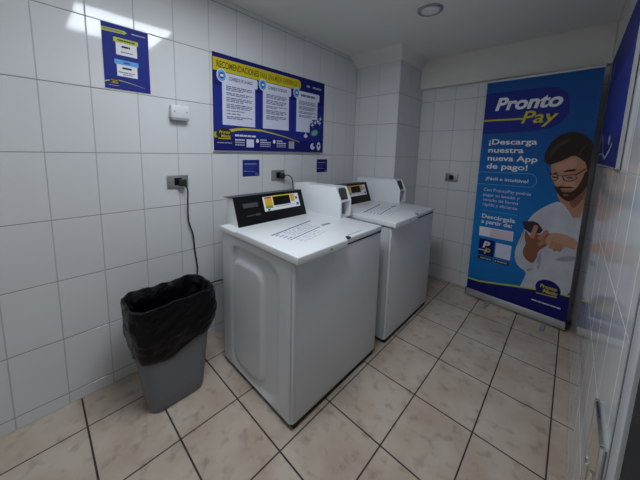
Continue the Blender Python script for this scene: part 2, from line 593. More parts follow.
    def face_pt(a, b, h):                           # a 0..1 along y, b 0..1 from the top
        return Vector((xt, ya + (yb_ - ya) * a, zt2)) + sl * b + nrm * h

    def slab(bm, a0, a1, b0, b1, h0, h1, mi=0, bev=0.0):
        pts = [face_pt(a, b, h) for h in (h0, h1) for a, b in ((a0, b0), (a1, b0), (a1, b1), (a0, b1))]
        vs = [bm.verts.new(p) for p in pts]
        q = [(0, 1, 2, 3), (7, 6, 5, 4), (0, 4, 5, 1), (1, 5, 6, 2), (2, 6, 7, 3), (3, 7, 4, 0)]
        fs = [bm.faces.new([vs[i] for i in f]) for f in q]
        bmesh.ops.recalc_face_normals(bm, faces=fs)
        for f in fs:
            f.material_index = mi
    bm = bmesh.new()
    slab(bm, -0.005, 1.005, -0.01, 1.0, -0.004, 0.004)
    fp = part('black_fascia', bm, [BLACKP], False, con)
    bm = bmesh.new()
    prism(bm, [(0.225, zt2 - 0.010), (xt + 0.003, zt2 - 0.001), (xt + 0.003, zt2 + 0.004), (0.225, zt2 - 0.005)], 'y', ya - 0.008, yb_ + 0.006, 0)
    part('console_top', bm, [GREYTOP], False, con)
    bm = bmesh.new()
    slab(bm, 0.365, 0.925, 0.10, 0.63, 0.004, 0.006, 0)
    slab(bm, 0.50, 0.775, 0.09, 0.135, 0.006, 0.0066, 1)
    slab(bm, 0.50, 0.515, 0.135, 0.47, 0.006, 0.0066, 1)
    slab(bm, 0.51, 0.775, 0.135, 0.465, 0.006, 0.0068, 2)
    slab(bm, 0.385, 0.49, 0.12, 0.17, 0.006, 0.0066, 6)
    slab(bm, 0.385, 0.49, 0.17, 0.44, 0.006, 0.0066, 3)
    slab(bm, 0.385, 0.49, 0.44, 0.54, 0.006, 0.0066, 4)
    slab(bm, 0.785, 0.85, 0.12, 0.39, 0.006, 0.0066, 3)
    for b in (0.20, 0.27, 0.34):
        slab(bm, 0.39, 0.485, b, b + 0.025, 0.0066, 0.007, 1)
        slab(bm, 0.79, 0.845, b, b + 0.025, 0.0066, 0.007, 1)
    slab(bm, 0.87, 0.895, 0.23, 0.33, 0.006, 0.0068, 2)
    slab(bm, 0.87, 0.905, 0.47, 0.57, 0.006, 0.0068, 5)
    slab(bm, 0.41, 0.44, 0.56, 0.62, 0.006, 0.0068, 2)
    slab(bm, 0.53, 0.84, 0.50, 0.52, 0.006, 0.0066, 7)
    part('display_panel', bm, [WHITEP, YEL, BLACKP, ORANGE, GRN, BLUEINK, RED, GREYINK], False, con)
    bm = bmesh.new()
    slab(bm, 0.09, 0.285, 0.25, 0.40, 0.004, 0.008)
    slab(bm, 0.12, 0.22, 0.66, 0.70, 0.004, 0.0055)
    slab(bm, 0.23, 0.30, 0.64, 0.71, 0.004, 0.0055)
    part('card_slot', bm, [GREYTOP], False, con)
    # coin meter case
    yl, yr = 1.400, 1.527
    prof = [(0.165, 0.905), (0.165, 1.112), (0.605, 1.124), (0.632, 1.03), (0.640, 1.03), (0.652, 0.905)]
    ch = [(0.165, 0.905), (0.165, 1.112), (0.605, 1.124), (0.655, 1.028), (0.660, 0.905)]
    bm = bmesh.new()
    prism(bm, ch, 'y', yl, yl + 0.014, 0, 0.003)
    prism(bm, ch, 'y', yr - 0.014, yr, 0, 0.003)
    prism(bm, [(0.165, 0.905), (0.165, 1.112), (0.600, 1.1235), (0.600, 0.905)], 'y', yl + 0.012, yr - 0.012, 0)
    box(bm, 0.59, 0.652, yl + 0.012, yr - 0.012, 1.016, 1.030, 0)
    box(bm, 0.59, 0.655, yl + 0.012, yr - 0.012, 0.905, 0.915, 0)
    case = part('coin_meter_case', bm, [ENAMEL], True)
    bm = bmesh.new()
    prism(bm, [(0.600, 1.030), (0.600, 1.112), (0.612, 1.100), (0.636, 1.030)], 'y', yl + 0.04, yr - 0.016, 0)
    part('coin_slide', bm, [GREYTOP], False, case)
    bm = bmesh.new()
    box(bm, 0.599, 0.606, yl + 0.016, yr - 0.016, 0.917, 1.014)
    part('coin_door', bm, [GREYP], False, case)
    bm = bmesh.new()
    box(bm, 0.24, 0.30, yl + 0.03, yr - 0.03, 1.11, 1.121, 0, 0.003)
    part('case_lock', bm, [PLASTW], False, case)
    return t


washer = make_washer()


def copy_tree(o, parent=None):
    c = o.copy()
    COL.objects.link(c)
    if parent:
        c.parent = parent
        c.matrix_parent_inverse = o.matrix_parent_inverse.copy()
    for k in [q for q in bpy.data.objects if q.parent == o and q != c]:
        copy_tree(k, c)
    return c


w2 = copy_tree(washer)
w2.location = (0.629, 1.083 + 0.868, 0)
w2['label'] = 'farther white coin-operated washing machine, standing beside the tiled pillar'


# ------------------------------------------------------------------ bin and liner
def rrect(cx, cy, hx, hy, r, n=12):
    pts = []
    for k, (sx, sy) in enumerate(((1, 1), (-1, 1), (-1, -1), (1, -1))):
        for i in range(n):
            a = PI / 2 * k + PI / 2 * i / (n - 1)
            pts.append((cx + sx * (hx - r) + r * math.cos(a), cy + sy * (hy - r) + r * math.sin(a)))
    return pts


def dens(pts, m):
    L = [0]
    n = len(pts)
    for i in range(n):
        L.append(L[-1] + math.dist(pts[i], pts[(i + 1) % n]))
    out = []
    i = 0
    for k in range(m):
        s = L[-1] * k / m
        while L[i + 1] < s:
            i += 1
        t = (s - L[i]) / max(1e-9, L[i + 1] - L[i])
        a, b = pts[i], pts[(i + 1) % n]
        out.append((a[0] + (b[0] - a[0]) * t, a[1] + (b[1] - a[1]) * t))
    return out


BINC = (0.292, 0.395)
ZRIM = 0.585


def bin_ring(z, off=0.0):
    t = z / ZRIM
    hx = 0.098 + 0.030 * t + off
    hy = 0.138 + 0.062 * t + off
    return dens(rrect(0.005 * (1 - t), 0, hx, hy, 0.055 + 0.01 * t, 12), 120)


t = thing('trash_bin', 'grey plastic waste bin on the floor between left wall and nearer washer', 'trash bin', (BINC[0], BINC[1], 0))
bm = bmesh.new()
zs = [0.0, 0.006, 0.012, 0.1, 0.2, 0.3, 0.4, 0.5, ZRIM - 0.012]
offs = [-0.012, -0.003, 0] + [0] * 6
rings = [[bm.verts.new((x, y, z)) for x, y in bin_ring(z, o)] for z, o in zip(zs, offs)]
rings.append([bm.verts.new((x, y, ZRIM - 0.012)) for x, y in bin_ring(ZRIM, -0.006)])
rings += [[bm.verts.new((x, y, z)) for x, y in bin_ring(z, -0.006)] for z in (0.4, 0.2, 0.012)]
m = 120
for A, B in zip(rings, rings[1:]):
    for i in range(m):
        bm.faces.new([A[i], A[(i + 1) % m], B[(i + 1) % m], B[i]])
bm.faces.new(rings[0][::-1])
bm.faces.new(rings[-1])
link('bin_body', bm, BINM, t, True)

bm = bmesh.new()
m = 120


def hem(i):                                       # height of the bag's lower edge around the bin
    x, y = bin_ring(0.4)[i]
    t = (y + 0.19) / 0.38                          # 0 at the end near the camera, 1 at the washer end
    h = 0.300 + 0.075 * max(0, t - 0.40) ** 1.1 * 1.6
    if x < -0.05:
        h = 0.33
    h += 0.020 * noise.noise(Vector((x * 9, y * 9, 2.0)))
    return h


cols = []
for i in range(m):
    hz = hem(i)
    col = []
    K = 26
    for k in range(K):                             # outside, hem up to the rim
        z = hz + (ZRIM - hz) * k / (K - 1)
        x, y = bin_ring(z)[i]
        nx, ny = Vector((x, y)).normalized()
        p = noise.noise(Vector((x * 14, y * 14, z * 9)))
        q = noise.noise(Vector((x * 30 + z * 25, y * 30 - z * 18, 4)))
        s_ = k / (K - 1)
        endw = max(0, (y - 0.05) / 0.15)               # the bag hangs straight down at the washer end
        bulge = 0.006 + (0.020 + 0.022 * endw) * math.sin(PI * min(1, s_ * 0.9 + 0.12)) * (0.6 + 0.6 * p)
        fold = abs(noise.noise(Vector((x * 13 + z * 22, y * 13 - z * 16, 4))))
        bulge += 0.012 * (0.35 - fold) + 0.005 * q
        if k == 0:
            bulge = 0.004
        col.append((x + nx * max(0.003, bulge), y + ny * max(0.003, bulge), z))
    x, y = bin_ring(ZRIM, 0.004)[i]
    wob = 0.012 * noise.noise(Vector((x * 20, y * 20, 7)))
    col.append((x, y, ZRIM + 0.010 + wob))
    x, y = bin_ring(ZRIM, -0.006)[i]
    col.append((x, y, ZRIM + 0.012 + wob))
    for z in (0.565, 0.54, 0.51, 0.48, 0.44, 0.40, 0.36, 0.30, 0.24, 0.18):
        o_ = -0.018 - 0.022 * (noise.noise(Vector((x * 16, y * 16, z * 14))) + 0.3)
        xx, yy = bin_ring(z, min(-0.010, o_))[i]
        col.append((xx, yy, z))
    cols.append([bm.verts.new(v) for v in col])
for i in range(m):
    A, B = cols[i], cols[(i + 1) % m]
    for k in range(len(A) - 1):
        bm.faces.new([A[k], B[k], B[k + 1], A[k + 1]])
bm.faces.new([c[-1] for c in cols])
o = link('bin_liner', bm, BAGM, None, True, (BINC[0], BINC[1], 0))
tag(o, 'black plastic bag lining the grey bin and folded over its rim', 'bin bag')


# ------------------------------------------------------------------ flat printed work
class Print:
    """flat artwork in local coordinates: u right, v up, printed side towards -Y"""
    def __init__(self):
        self.bm = bmesh.new()
        self.mats = []

    def mi(self, m):
        if m not in self.mats:
            self.mats.append(m)
        return self.mats.index(m)

    def sheet(self, u0, v0, u1, v1, th, m, back=None):
        box(self.bm, u0, u1, 0, th, v0, v1, self.mi(m))

    def poly(self, pts, layer, m, smooth=0):
        for _ in range(smooth):
            q = []
            for i in range(len(pts)):
                a, b = pts[i], pts[(i + 1) % len(pts)]
                q += [(a[0] * .75 + b[0] * .25, a[1] * .75 + b[1] * .25), (a[0] * .25 + b[0] * .75, a[1] * .25 + b[1] * .75)]
            pts = q
        y = -0.0005 * layer
        vs = [self.bm.verts.new((u, y, v)) for u, v in pts]
        f = self.bm.faces.new(vs)
        f.normal_update()
        if f.normal.y > 0:
            f.normal_flip()
        f.material_index = self.mi(m)
        if len(pts) > 4:
            r = bmesh.ops.triangulate(self.bm, faces=[f])

    def rect(self, u0, v0, u1, v1, layer, m):
        self.poly([(u0, v0), (u1, v0), (u1, v1), (u0, v1)], layer, m)

    def rrect(self, u0, v0, u1, v1, r, layer, m, corners='1111'):
        pts = []
        for k, (cx, cy) in enumerate(((u1 - r, v1 - r), (u0 + r, v1 - r), (u0 + r, v0 + r), (u1 - r, v0 + r))):
            if corners[k] == '1':
                for i in range(7):
                    a = PI / 2 * k + PI / 2 * i / 6
                    pts.append((cx + r * math.cos(a), cy + r * math.sin(a)))
            else:
                pts.append(((u1, v1), (u0, v1), (u0, v0), (u1, v0))[k])
        self.poly(pts, layer, m)

    def ellipse(self, u, v, a, b, layer, m, n=32, rot=0):
        self.poly([(u + a * math.cos(t) * math.cos(rot) - b * math.sin(t) * math.sin(rot),
                    v + a * math.cos(t) * math.sin(rot) + b * math.sin(t) * math.cos(rot)) for t in [2 * PI * i / n for i in range(n)]], layer, m)

    def line(self, pts, wd, layer, m, taper=False):
        n = len(pts)
        L, R_ = [], []
        for i, p in enumerate(pts):
            a, b = pts[max(0, i - 1)], pts[min(n - 1, i + 1)]
            dx, dy = b[0] - a[0], b[1] - a[1]
            l = math.hypot(dx, dy) or 1
            k = wd / 2 * ((1 - 0.85 * i / (n - 1)) if taper else 1)
            L.append((p[0] - dy / l * k, p[1] + dx / l * k))
            R_.append((p[0] + dy / l * k, p[1] - dx / l * k))
        for i in range(n - 1):
            self.poly([L[i], R_[i], R_[i + 1], L[i + 1]], layer, m)

    def text(self, s, u, v, width, cap, layer, m, bold=0.0, shear=0.0, space=1.0):
        c = bpy.data.curves.new('lettering', 'FONT')
        c.body = s
        c.size = 1.0
        c.offset = bold
        c.shear = shear
        c.space_character = space
        c.resolution_u = 4
        o = bpy.data.objects.new('text_source', c)
        COL.objects.link(o)
        dg = bpy.context.evaluated_depsgraph_get()
        me = bpy.data.meshes.new_from_object(o.evaluated_get(dg))
        xs = [q.co.x for q in me.vertices]
        ys = [q.co.y for q in me.vertices]
        if xs:
            x0, x1 = min(xs), max(xs)
            CAP = 0.70
            su, sv = width / (x1 - x0), cap / CAP
            y = -0.0005 * layer
            vs = [self.bm.verts.new((u + (q.co.x - x0) * su, y, v + q.co.y * sv)) for q in me.vertices]
            k = self.mi(m)
            for p in me.polygons:
                try:
                    f = self.bm.faces.new([vs[i] for i in p.vertices])
                except ValueError:
                    continue
                f.normal_update()
                if f.normal.y > 0:
                    f.normal_flip()
                f.material_index = k
        bpy.data.objects.remove(o)
        bpy.data.curves.remove(c)
        bpy.data.meshes.remove(me)

    def bars(self, u0, u1, v, hgt, layer, m, words=5, rag=0.0):
        """a line of print too small to read"""
        u = u0
        end = u1 - rag * (u1 - u0)
        while u < end - 0.004:
            wl = (u1 - u0) / words * random.uniform(0.6, 1.3)
            self.rect(u, v, min(end, u + wl), v + hgt, layer, m)
            u += wl + (u1 - u0) * 0.025

    def done(self, name, parent=None):
        return link(name, self.bm, self.mats, parent)


def logo_tag(P, u, v, k, L=3):
    """small round logo with two-line wordmark"""
    P.ellipse(u, v, 0.062 * k, 0.045 * k, L, DKINK)
    P.text('Pronto', u - 0.040 * k, v + 0.004 * k, 0.085 * k, 0.020 * k, L + 1, YEL, 0.02, 0.2)
    P.text('Matic', u - 0.026 * k, v - 0.024 * k, 0.075 * k, 0.020 * k, L + 1, YEL, 0.02, 0.2)
    P.rect(u - 0.050 * k, v - 0.036 * k, u + 0.050 * k, v - 0.030 * k, L + 1, YEL)


# price poster on the left wall
random.seed(11)
t = thing('price_poster', 'small blue price poster with two white cards, high on the left wall', 'poster', (0.004, 0.225, 1.675), PI / 2)
P = Print()
W, H = 0.207, 0.325
P.sheet(0, 0, W, H, 0.0035, NAVY2)
P.poly([(0, 0.282), (0.097, 0.287), (0.109, 0.296), (0.097, 0.305), (0, 0.301)], 1, YGRN)
P.bars(0.008, 0.09, 0.2915, 0.006, 2, TXTINK, 4)
P.bars(0.13, 0.195, 0.296, 0.006, 1, GREYINK, 4)
P.rrect(0.047, 0.240, 0.157, 0.264, 0.004, 2, YGRN)
P.bars(0.065, 0.142, 0.249, 0.007, 3, DKINK, 3)
P.rect(0.056, 0.178, 0.150, 0.242, 1, WHITEP)
P.bars(0.081, 0.119, 0.217, 0.010, 2, DKINK, 1)
P.bars(0.076, 0.130, 0.192, 0.005, 2, TXTINK, 3)
P.rrect(0.046, 0.129, 0.154, 0.154, 0.004, 2, SKY)
P.bars(0.085, 0.115, 0.137, 0.008, 3, BLUEINK, 1)
P.rect(0.055, 0.070, 0.147, 0.131, 1, WHITEP)
P.bars(0.079, 0.121, 0.108, 0.010, 2, DKINK, 1)
P.bars(0.062, 0.140, 0.088, 0.005, 2, TXTINK, 4)
P.bars(0.080, 0.125, 0.078, 0.005, 2, TXTINK, 3)
P.line([(0.0, 0.033), (0.026, 0.043), (0.05, 0.047), (0.071, 0.046), (0.119, 0.038), (0.15, 0.031), (0.180, 0.024)], 0.006, 1, YGRN, True)
logo_tag(P, 0.040, 0.040, 0.32, 2)
P.bars(0.015, 0.06, 0.016, 0.003, 1, GREYINK, 3)
P.done('printed_sheet', t)

# instructions board on the left wall
t = thing('instructions_board', 'large blue instructions board with three white columns above the washers', 'poster', (0.013, 0.800, 1.360), PI / 2)
P = Print()
W, H = 1.095, 0.648
P.sheet(0, 0, W, H, 0.009, NAVY)
P.rect(0.0, 0.10, W, 0.44, 1, NAVY2)
P.rrect(0, 0.534, 0.79, 0.618, 0.040, 2, YEL, '1001')
P.text('RECOMENDACIONES', 0.025, 0.557, 0.335, 0.042, 3, YELD, 0.03)
P.text('PARA UNA MEJOR EXPERIENCIA', 0.372, 0.557, 0.375, 0.040, 3, YELD, 0.01)
P.bars(0.86, 0.90, 0.575, 0.016, 2, GREYINK, 1)
P.bars(0.935, 1.05, 0.575, 0.016, 2, GREYINK, 2)
for k, (u0, head) in enumerate(((0.062, 'CONSEJOS DE LAVADO'), (0.395, 'CONSEJOS DE SECADO'), (0.742, None))):
    bw = 0.270
    v0 = 0.180
    P.rect(u0, v0, u0 + bw - 0.008, 0.49, 2, LAV)
    P.rrect(u0 - 0.002, 0.462, u0 + bw + 0.014, 0.530, 0.012, 3, LAV)
    if head:
        P.text(head, u0 + 0.050, 0.486, 0.190, 0.022, 4, DKINK, 0.02)
    else:
        P.bars(u0 + 0.05, u0 + 0.225, 0.486, 0.020, 4, TXTINK, 3)
    P.ellipse(u0 - 0.002, 0.507, 0.036, 0.043, 4, WHITEP)
    P.ellipse(u0 - 0.002, 0.507, 0.031, 0.038, 5, SKY)
    P.ellipse(u0 - 0.002, 0.507, 0.019, 0.022, 6, BLUEINK)
    P.rect(u0 - 0.012, 0.499, u0 + 0.010, 0.515, 7, WHITEP)
    v = 0.440
    for para in ((3, 2, 3, 3, 1, 1, 2), (3, 3, 2, 3, 3), (3, 3, 2, 2))[k]:
        for l in range(para):
            P.bars(u0 + 0.03, u0 + bw - 0.03, v, 0.0070, 4, TXTINK, 6, 0.5 * random.random() if l == para - 1 else 0.03)
            v -= 0.0118
        v -= 0.0085
P.line([(0.0, 0.098), (0.06, 0.122), (0.107, 0.139), (0.17, 0.154), (0.236, 0.161), (0.315, 0.162), (0.389, 0.160), (0.511, 0.143), (0.643, 0.120), (0.788, 0.088)], 0.026, 3, YEL, True)
P.rect(0.0, 0.092, 0.06, 0.128, 3, YEL)
logo_tag(P, 0.072, 0.116, 0.95, 5)
P.bars(0.02, 0.13, 0.052, 0.006, 3, GREYINK, 4)
P.bars(0.155, 0.335, 0.105, 0.013, 3, LAV, 6)
for a in range(3):
    P.bars(0.155, 0.232, 0.075 - 0.018 * a, 0.010, 3, LAV if a == 0 else GREYINK, 4)
P.rect(0.248, 0.028, 0.312, 0.088, 3, LAV)
for u0 in (0.345, 0.505):
    P.ellipse(u0, 0.080, 0.013, 0.016, 3, WHITEP, 12)
    P.bars(u0 + 0.025, u0 + 0.085, 0.084, 0.008, 3, LAV, 2)
    for a in range(3):
        P.bars(u0 + 0.025, u0 + 0.125, 0.066 - 0.015 * a, 0.008, 3, LAV if a == 0 else GREYINK, 5)
P.rect(0.660, 0.028, 0.722, 0.090, 3, GREYINK)
# cluster of small drawings bottom right
P.poly([(0.905, 0.16), (0.905, 0.275), (0.94, 0.30), (1.0, 0.30), (1.06, 0.32), (1.06, 0.16)], 6, NAVY2)
for u0, v0 in ((0.905, 0.268), (0.940, 0.250), (0.975, 0.275), (1.01, 0.290), (1.045, 0.315), (1.035, 0.275), (0.930, 0.285)):
    P.poly([(u0 - 0.022, v0), (u0 - 0.005, v0 + 0.006), (u0, v0 + 0.028), (u0 + 0.006, v0 + 0.006), (u0 + 0.022, v0), (u0 + 0.005, v0 - 0.006), (u0, v0 - 0.026), (u0 - 0.006, v0 - 0.006)], 7, LAV)
P.ellipse(0.970, 0.180, 0.048, 0.028, 7, GRN, 20, 0.3)
P.ellipse(0.970, 0.182, 0.034, 0.015, 8, SKY, 20, 0.3)
P.ellipse(0.857, 0.145, 0.024, 0.015, 7, WHITEP, 16)
P.poly([(0.842, 0.145), (0.857, 0.185), (0.870, 0.145)], 7, WHITEP)
P.ellipse(0.950, 0.055, 0.032, 0.030, 7, LAV, 18, 0.5)
P.ellipse(0.968, 0.066, 0.014, 0.018, 8, NAVY, 12)
P.ellipse(1.030, 0.058, 0.026, 0.040, 7, LAV, 18)
P.ellipse(1.030, 0.064, 0.011, 0.014, 8, NAVY, 12)
P.done('printed_sheet', t)
bm = bmesh.new()
box(bm, -0.004, W + 0.004, -0.002, 0.0095, -0.007, 0.0, 0)
link('board_edge', bm, PLASTG, t)

# two small blue stickers
for k, (y0, lab) in enumerate(((1.021, 'square blue sticker left of the outlet above the nearer washer'), (1.828, 'square blue sticker right of the nearer washer\'s white coin case, on the left wall'))):
    t = thing('wall_sticker', lab, 'sticker', (0.0028, y0, 1.166), PI / 2, 'blue square stickers above the washers')
    P = Print()
    P.sheet(0, 0, 0.148, 0.127, 0.0025, NAVY2 if k == 0 else NAVY)
    for v0, u1 in ((0.092, 0.12), (0.075, 0.135), (0.058, 0.10)):
        P.bars(0.015, u1, v0, 0.007, 1, BLUEINK if v0 < 0.08 else GREYINK, 4)
    P.line([(0.008 + 0.125 * i / 8, 0.040 + 0.006 * math.sin(PI * i / 8) - 0.014 * i / 8) for i in range(9)], 0.005, 1, GREYINK, True)
    P.bars(0.11, 0.138, 0.012, 0.005, 1, GREYINK, 2)
    P.done('printed_sheet', t)

# board on the right wall, seen at a grazing angle
t = thing('wall_board', 'blue board mounted high on the glossy right wall, seen almost edge-on', 'poster', (XR - 0.012, 2.50, 1.345), -PI / 2)
P = Print()
W, H = 1.13, 0.645
P.sheet(0, 0, W, H, 0.008, NAVY)
P.rect(0.02, 0.12, W - 0.02, 0.44, 1, NAVY2)
P.poly([(0, 0.47), (0.30, 0.50), (0.30, 0.58), (0, 0.575)], 1, BLUEINK)
P.line([(0.04, 0.13), (0.16, 0.17), (0.26, 0.135), (0.40, 0.055), (0.55, 0.035), (0.72, 0.06), (0.86, 0.10)], 0.016, 2, GREYINK)
P.ellipse(0.68, 0.12, 0.05, 0.022, 2, GREYINK)
P.bars(0.08, 0.36, 0.055, 0.008, 2, GREYINK, 6)
P.done('printed_sheet', t)
bm = bmesh.new()
box(bm, W, W + 0.010, -0.001, 0.0095, -0.003, H + 0.003, 0)
box(bm, -0.003, W, -0.0005, 0.0095, -0.003, 0.0, 0)
link('board_edge', bm, PLASTG, t)

# ------------------------------------------------------------------ roll-up banner
ang = math.atan2(-0.0446, 0.7299)
t = thing('roll_up_banner', 'tall blue roll-up banner with a printed man using a phone', 'banner', (1.1778, 2.7916, 0), ang)
BW, B0, B1 = 0.732, 0.075, 2.022
P = Print()
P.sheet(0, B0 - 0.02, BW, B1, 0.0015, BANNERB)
P.poly([(0, 1.565), (0.37, 1.585), (0.475, 1.603), (0.54, 1.645), (0.574, 1.71), (0.574, 1.79), (0.548, 1.87), (0.49, 1.915), (0.40, 1.926), (0, 1.926)], 1, NAVY2)
tp = [(0.0, 0.178), (0.099, 0.180), (0.252, 0.212), (0.43, 0.252), (0.519, 0.270), (0.683, 0.294), (BW, 0.296)]
P.poly([(0, B0 - 0.02), (BW, B0 - 0.02)] + tp[::-1], 3, NAVY)
P.line(tp, 0.014, 4, YGRN)
# app button, store buttons, plain fields
P.poly([(0.058, 0.713), (0.060, 0.625), (0.324, 0.632), (0.323, 0.720)], 2, WHITEP)
P.rect(0.150, 0.632, 0.318, 0.712, 3, PINKW)
P.rrect(0.066, 0.444, 0.194, 0.602, 0.012, 2, NAVY)
P.rect(0.204, 0.457, 0.322, 0.590, 2, LAV)
P.rrect(0.066, 0.398, 0.188, 0.433, 0.008, 2, DKINK)
P.rrect(0.204, 0.402, 0.318, 0.437, 0.008, 2, DKINK)
P.bars(0.090, 0.178, 0.410, 0.012, 3, GREYINK, 3)
P.bars(0.228, 0.308, 0.414, 0.012, 3, GREYINK, 3)
P.poly([(0.212, 0.409), (0.222, 0.418), (0.212, 0.428)], 3, WHITEP)
pill = [(0.0, 1.222), (0.372, 1.234)] + [(0.384 + 0.052 * math.sin(PI * i / 10), 1.178 + 0.056 * math.cos(PI * i / 10)) for i in range(11)] + [(0.372, 1.122), (0.0, 1.112)]
P.line(pill, 0.004, 2, SKY)
P.rect(0.056, 0.868, 0.340, 0.871, 2, SKY)
P.bars(0.504, 0.69, 0.168, 0.010, 4, LAV, 5)
sheet = P.done('printed_fabric', t)

P = Print()
P.text('Pronto', 0.081, 1.773, 0.450, 0.102, 3, WHITEP, 0.035, 0.22)
P.done('logo', t)['label'] = 'slanted white logo lettering'
P = Print()
P.text('Pay', 0.282, 1.652, 0.235, 0.098, 3, YEL, 0.012, 0.22)
P.rect(0.0, 1.681, 0.292, 1.695, 3, YEL)
P.done('logo', t)['label'] = 'slanted yellow logo lettering with underline'
P = Print()
P.text('P', 0.099, 0.520, 0.060, 0.060, 4, WHITEP, 0.035, 0.2)
P.text('p', 0.116, 0.480, 0.050, 0.055, 4, YEL, 0.02, 0.2)
P.rect(0.068, 0.489, 0.140, 0.496, 4, WHITEP)
P.done('app_icon', t)
P = Print()
P.ellipse(0.598, 0.302, 0.080, 0.078, 5, NAVY)
P.text('Pronto', 0.547, 0.303, 0.108, 0.030, 6, YEL, 0.03, 0.2)
P.text('Matic', 0.568, 0.267, 0.094, 0.030, 6, YEL, 0.03, 0.2)
P.poly([(0.528, 0.240), (0.660, 0.252), (0.660, 0.259), (0.528, 0.248)], 6, YGRN)
P.done('logo', t)['label'] = 'round navy logo with yellow lettering'

P = Print()
P.text('¡Descarga', 0.061, 1.476, 0.346, 0.046, 3, WHITEP, 0.018)
P.done('lettering', t)
P = Print()
P.text('nuestra', 0.064, 1.404, 0.260, 0.046, 3, WHITEP, 0.018)
P.done('lettering', t)
P = Print()
P.text('nueva App', 0.064, 1.332, 0.359, 0.046, 3, WHITEP, 0.018)
P.done('lettering', t)
P = Print()
P.text('de pago!', 0.063, 1.260, 0.302, 0.046, 3, WHITEP, 0.018)
P.done('lettering', t)
P = Print()
P.text('¡Fácil e intuitivo!', 0.066, 1.155, 0.316, 0.028, 3, WHITEP, 0.012)
P.done('lettering', t)
P = Print()
P.text('Con ProntoPay podrás', 0.060, 1.052, 0.350, 0.027, 3, LAV)
P.done('lettering', t)
P = Print()
P.text('pagar tu lavado y', 0.060, 1.005, 0.276, 0.027, 3, LAV)
P.done('lettering', t)
P = Print()
P.text('secado de forma', 0.062, 0.960, 0.270, 0.027, 3, LAV)
P.done('lettering', t)
P = Print()
P.text('rápida y eficiente.', 0.064, 0.915, 0.271, 0.027, 3, LAV)
P.done('lettering', t)
P = Print()
P.text('Descárgala', 0.068, 0.799, 0.257, 0.037, 3, WHITEP, 0.018)
P.done('lettering', t)
P = Print()
P.text('a partir de:', 0.067, 0.750, 0.240, 0.037, 3, WHITEP, 0.018)
P.done('lettering', t)

P = Print()                                        # the printed man
sh = [(0.595, 1.04), (0.538, 1.004), (0.471, 0.942), (0.423, 0.871), (0.398, 0.784), (0.374, 0.675), (0.349, 0.563), (0.356, 0.473), (0.395, 0.419), (0.448, 0.399), (0.433, 0.318), (0.412, 0.240), (0.55, 0.240), (0.7315, 0.240), (0.7315, 0.624), (0.7315, 0.887), (0.7315, 1.016), (0.702, 0.932), (0.686, 0.908), (0.651, 0.975)]
P.poly([(0.57, 1.09), (0.64, 0.94), (0.70, 0.86), (0.7315, 0.88), (0.7315, 1.16), (0.62, 1.12)], 1, SKIN)
P.poly(sh, 2, SHIRT, 1)
P.poly([(0.588, 1.104), (0.644, 1.057), (0.665, 1.061), (0.7, 1.119), (0.722, 1.197), (0.7315, 1.037), (0.723, 0.93), (0.705, 0.917), (0.663, 1.0), (0.612, 1.045)], 3, SKIN, 1)
P.poly([(0.645, 1.05), (0.665, 1.058), (0.70, 1.115), (0.726, 1.19), (0.731, 1.10), (0.70, 1.02), (0.67, 0.99)], 4, SKIND, 1)
P.poly([(0.506, 1.325), (0.549, 1.342), (0.59, 1.368), (0.636, 1.403), (0.679, 1.381), (0.705, 1.36), (0.729, 1.341), (0.7315, 1.253), (0.722, 1.177), (0.688, 1.097), (0.637, 1.053), (0.581, 1.095), (0.548, 1.159), (0.528, 1.227)], 4, SKIN, 2)
P.poly([(0.53, 1.31), (0.60, 1.355), (0.655, 1.375), (0.665, 1.30), (0.60, 1.285), (0.545, 1.27)], 5, SKINL, 2)
P.poly([(0.552, 1.236), (0.575, 1.255), (0.592, 1.235), (0.600, 1.175), (0.575, 1.152), (0.550, 1.165)], 5, SKINL, 2)
P.poly([(0.60, 1.195), (0.655, 1.20), (0.685, 1.18), (0.655, 1.145), (0.61, 1.15)], 5, SKINL, 2)
P.poly([(0.540, 1.165), (0.555, 1.150), (0.575, 1.142), (0.592, 1.128), (0.615, 1.112), (0.640, 1.112), (0.660, 1.125), (0.685, 1.160), (0.700, 1.215), (0.712, 1.280), (0.7315, 1.290), (0.7315, 1.17), (0.712, 1.12), (0.688, 1.085), (0.665, 1.052), (0.642, 1.040), (0.614, 1.052), (0.583, 1.082), (0.555, 1.130)], 6, BEARD, 1)
P.poly([(0.560, 1.142), (0.585, 1.156), (0.612, 1.152), (0.640, 1.158), (0.668, 1.150), (0.640, 1.143), (0.600, 1.138), (0.575, 1.132)], 7, BEARD, 1)
P.poly([(0.588, 1.118), (0.612, 1.126), (0.640, 1.128), (0.660, 1.140), (0.640, 1.112), (0.608, 1.108)], 7, LIPS, 1)
P.poly([(0.60, 1.090), (0.625, 1.098), (0.645, 1.088), (0.625, 1.075)], 7, SKIND, 1)
hr = [(0.463, 1.353), (0.467, 1.423), (0.501, 1.502), (0.54, 1.549), (0.596, 1.572), (0.652, 1.563), (0.692, 1.537), (0.7295, 1.491), (0.7315, 1.419), (0.7315, 1.30), (0.722, 1.275), (0.708, 1.341), (0.690, 1.360), (0.672, 1.376), (0.636, 1.398), (0.59, 1.362), (0.549, 1.338), (0.506, 1.316), (0.478, 1.330)]
P.poly(hr, 7, HAIR, 1)
P.poly([(0.655, 1.395), (0.676, 1.450), (0.700, 1.490), (0.704, 1.486), (0.684, 1.440), (0.668, 1.392)], 8, HAIRL, 1)
P.poly([(0.49, 1.40), (0.53, 1.48), (0.59, 1.52), (0.60, 1.50), (0.54, 1.45), (0.51, 1.38)], 8, HAIRL, 1)
P.poly([(0.582, 1.261), (0.613, 1.285), (0.661, 1.294), (0.662, 1.277), (0.614, 1.268)], 8, BEARD, 1)
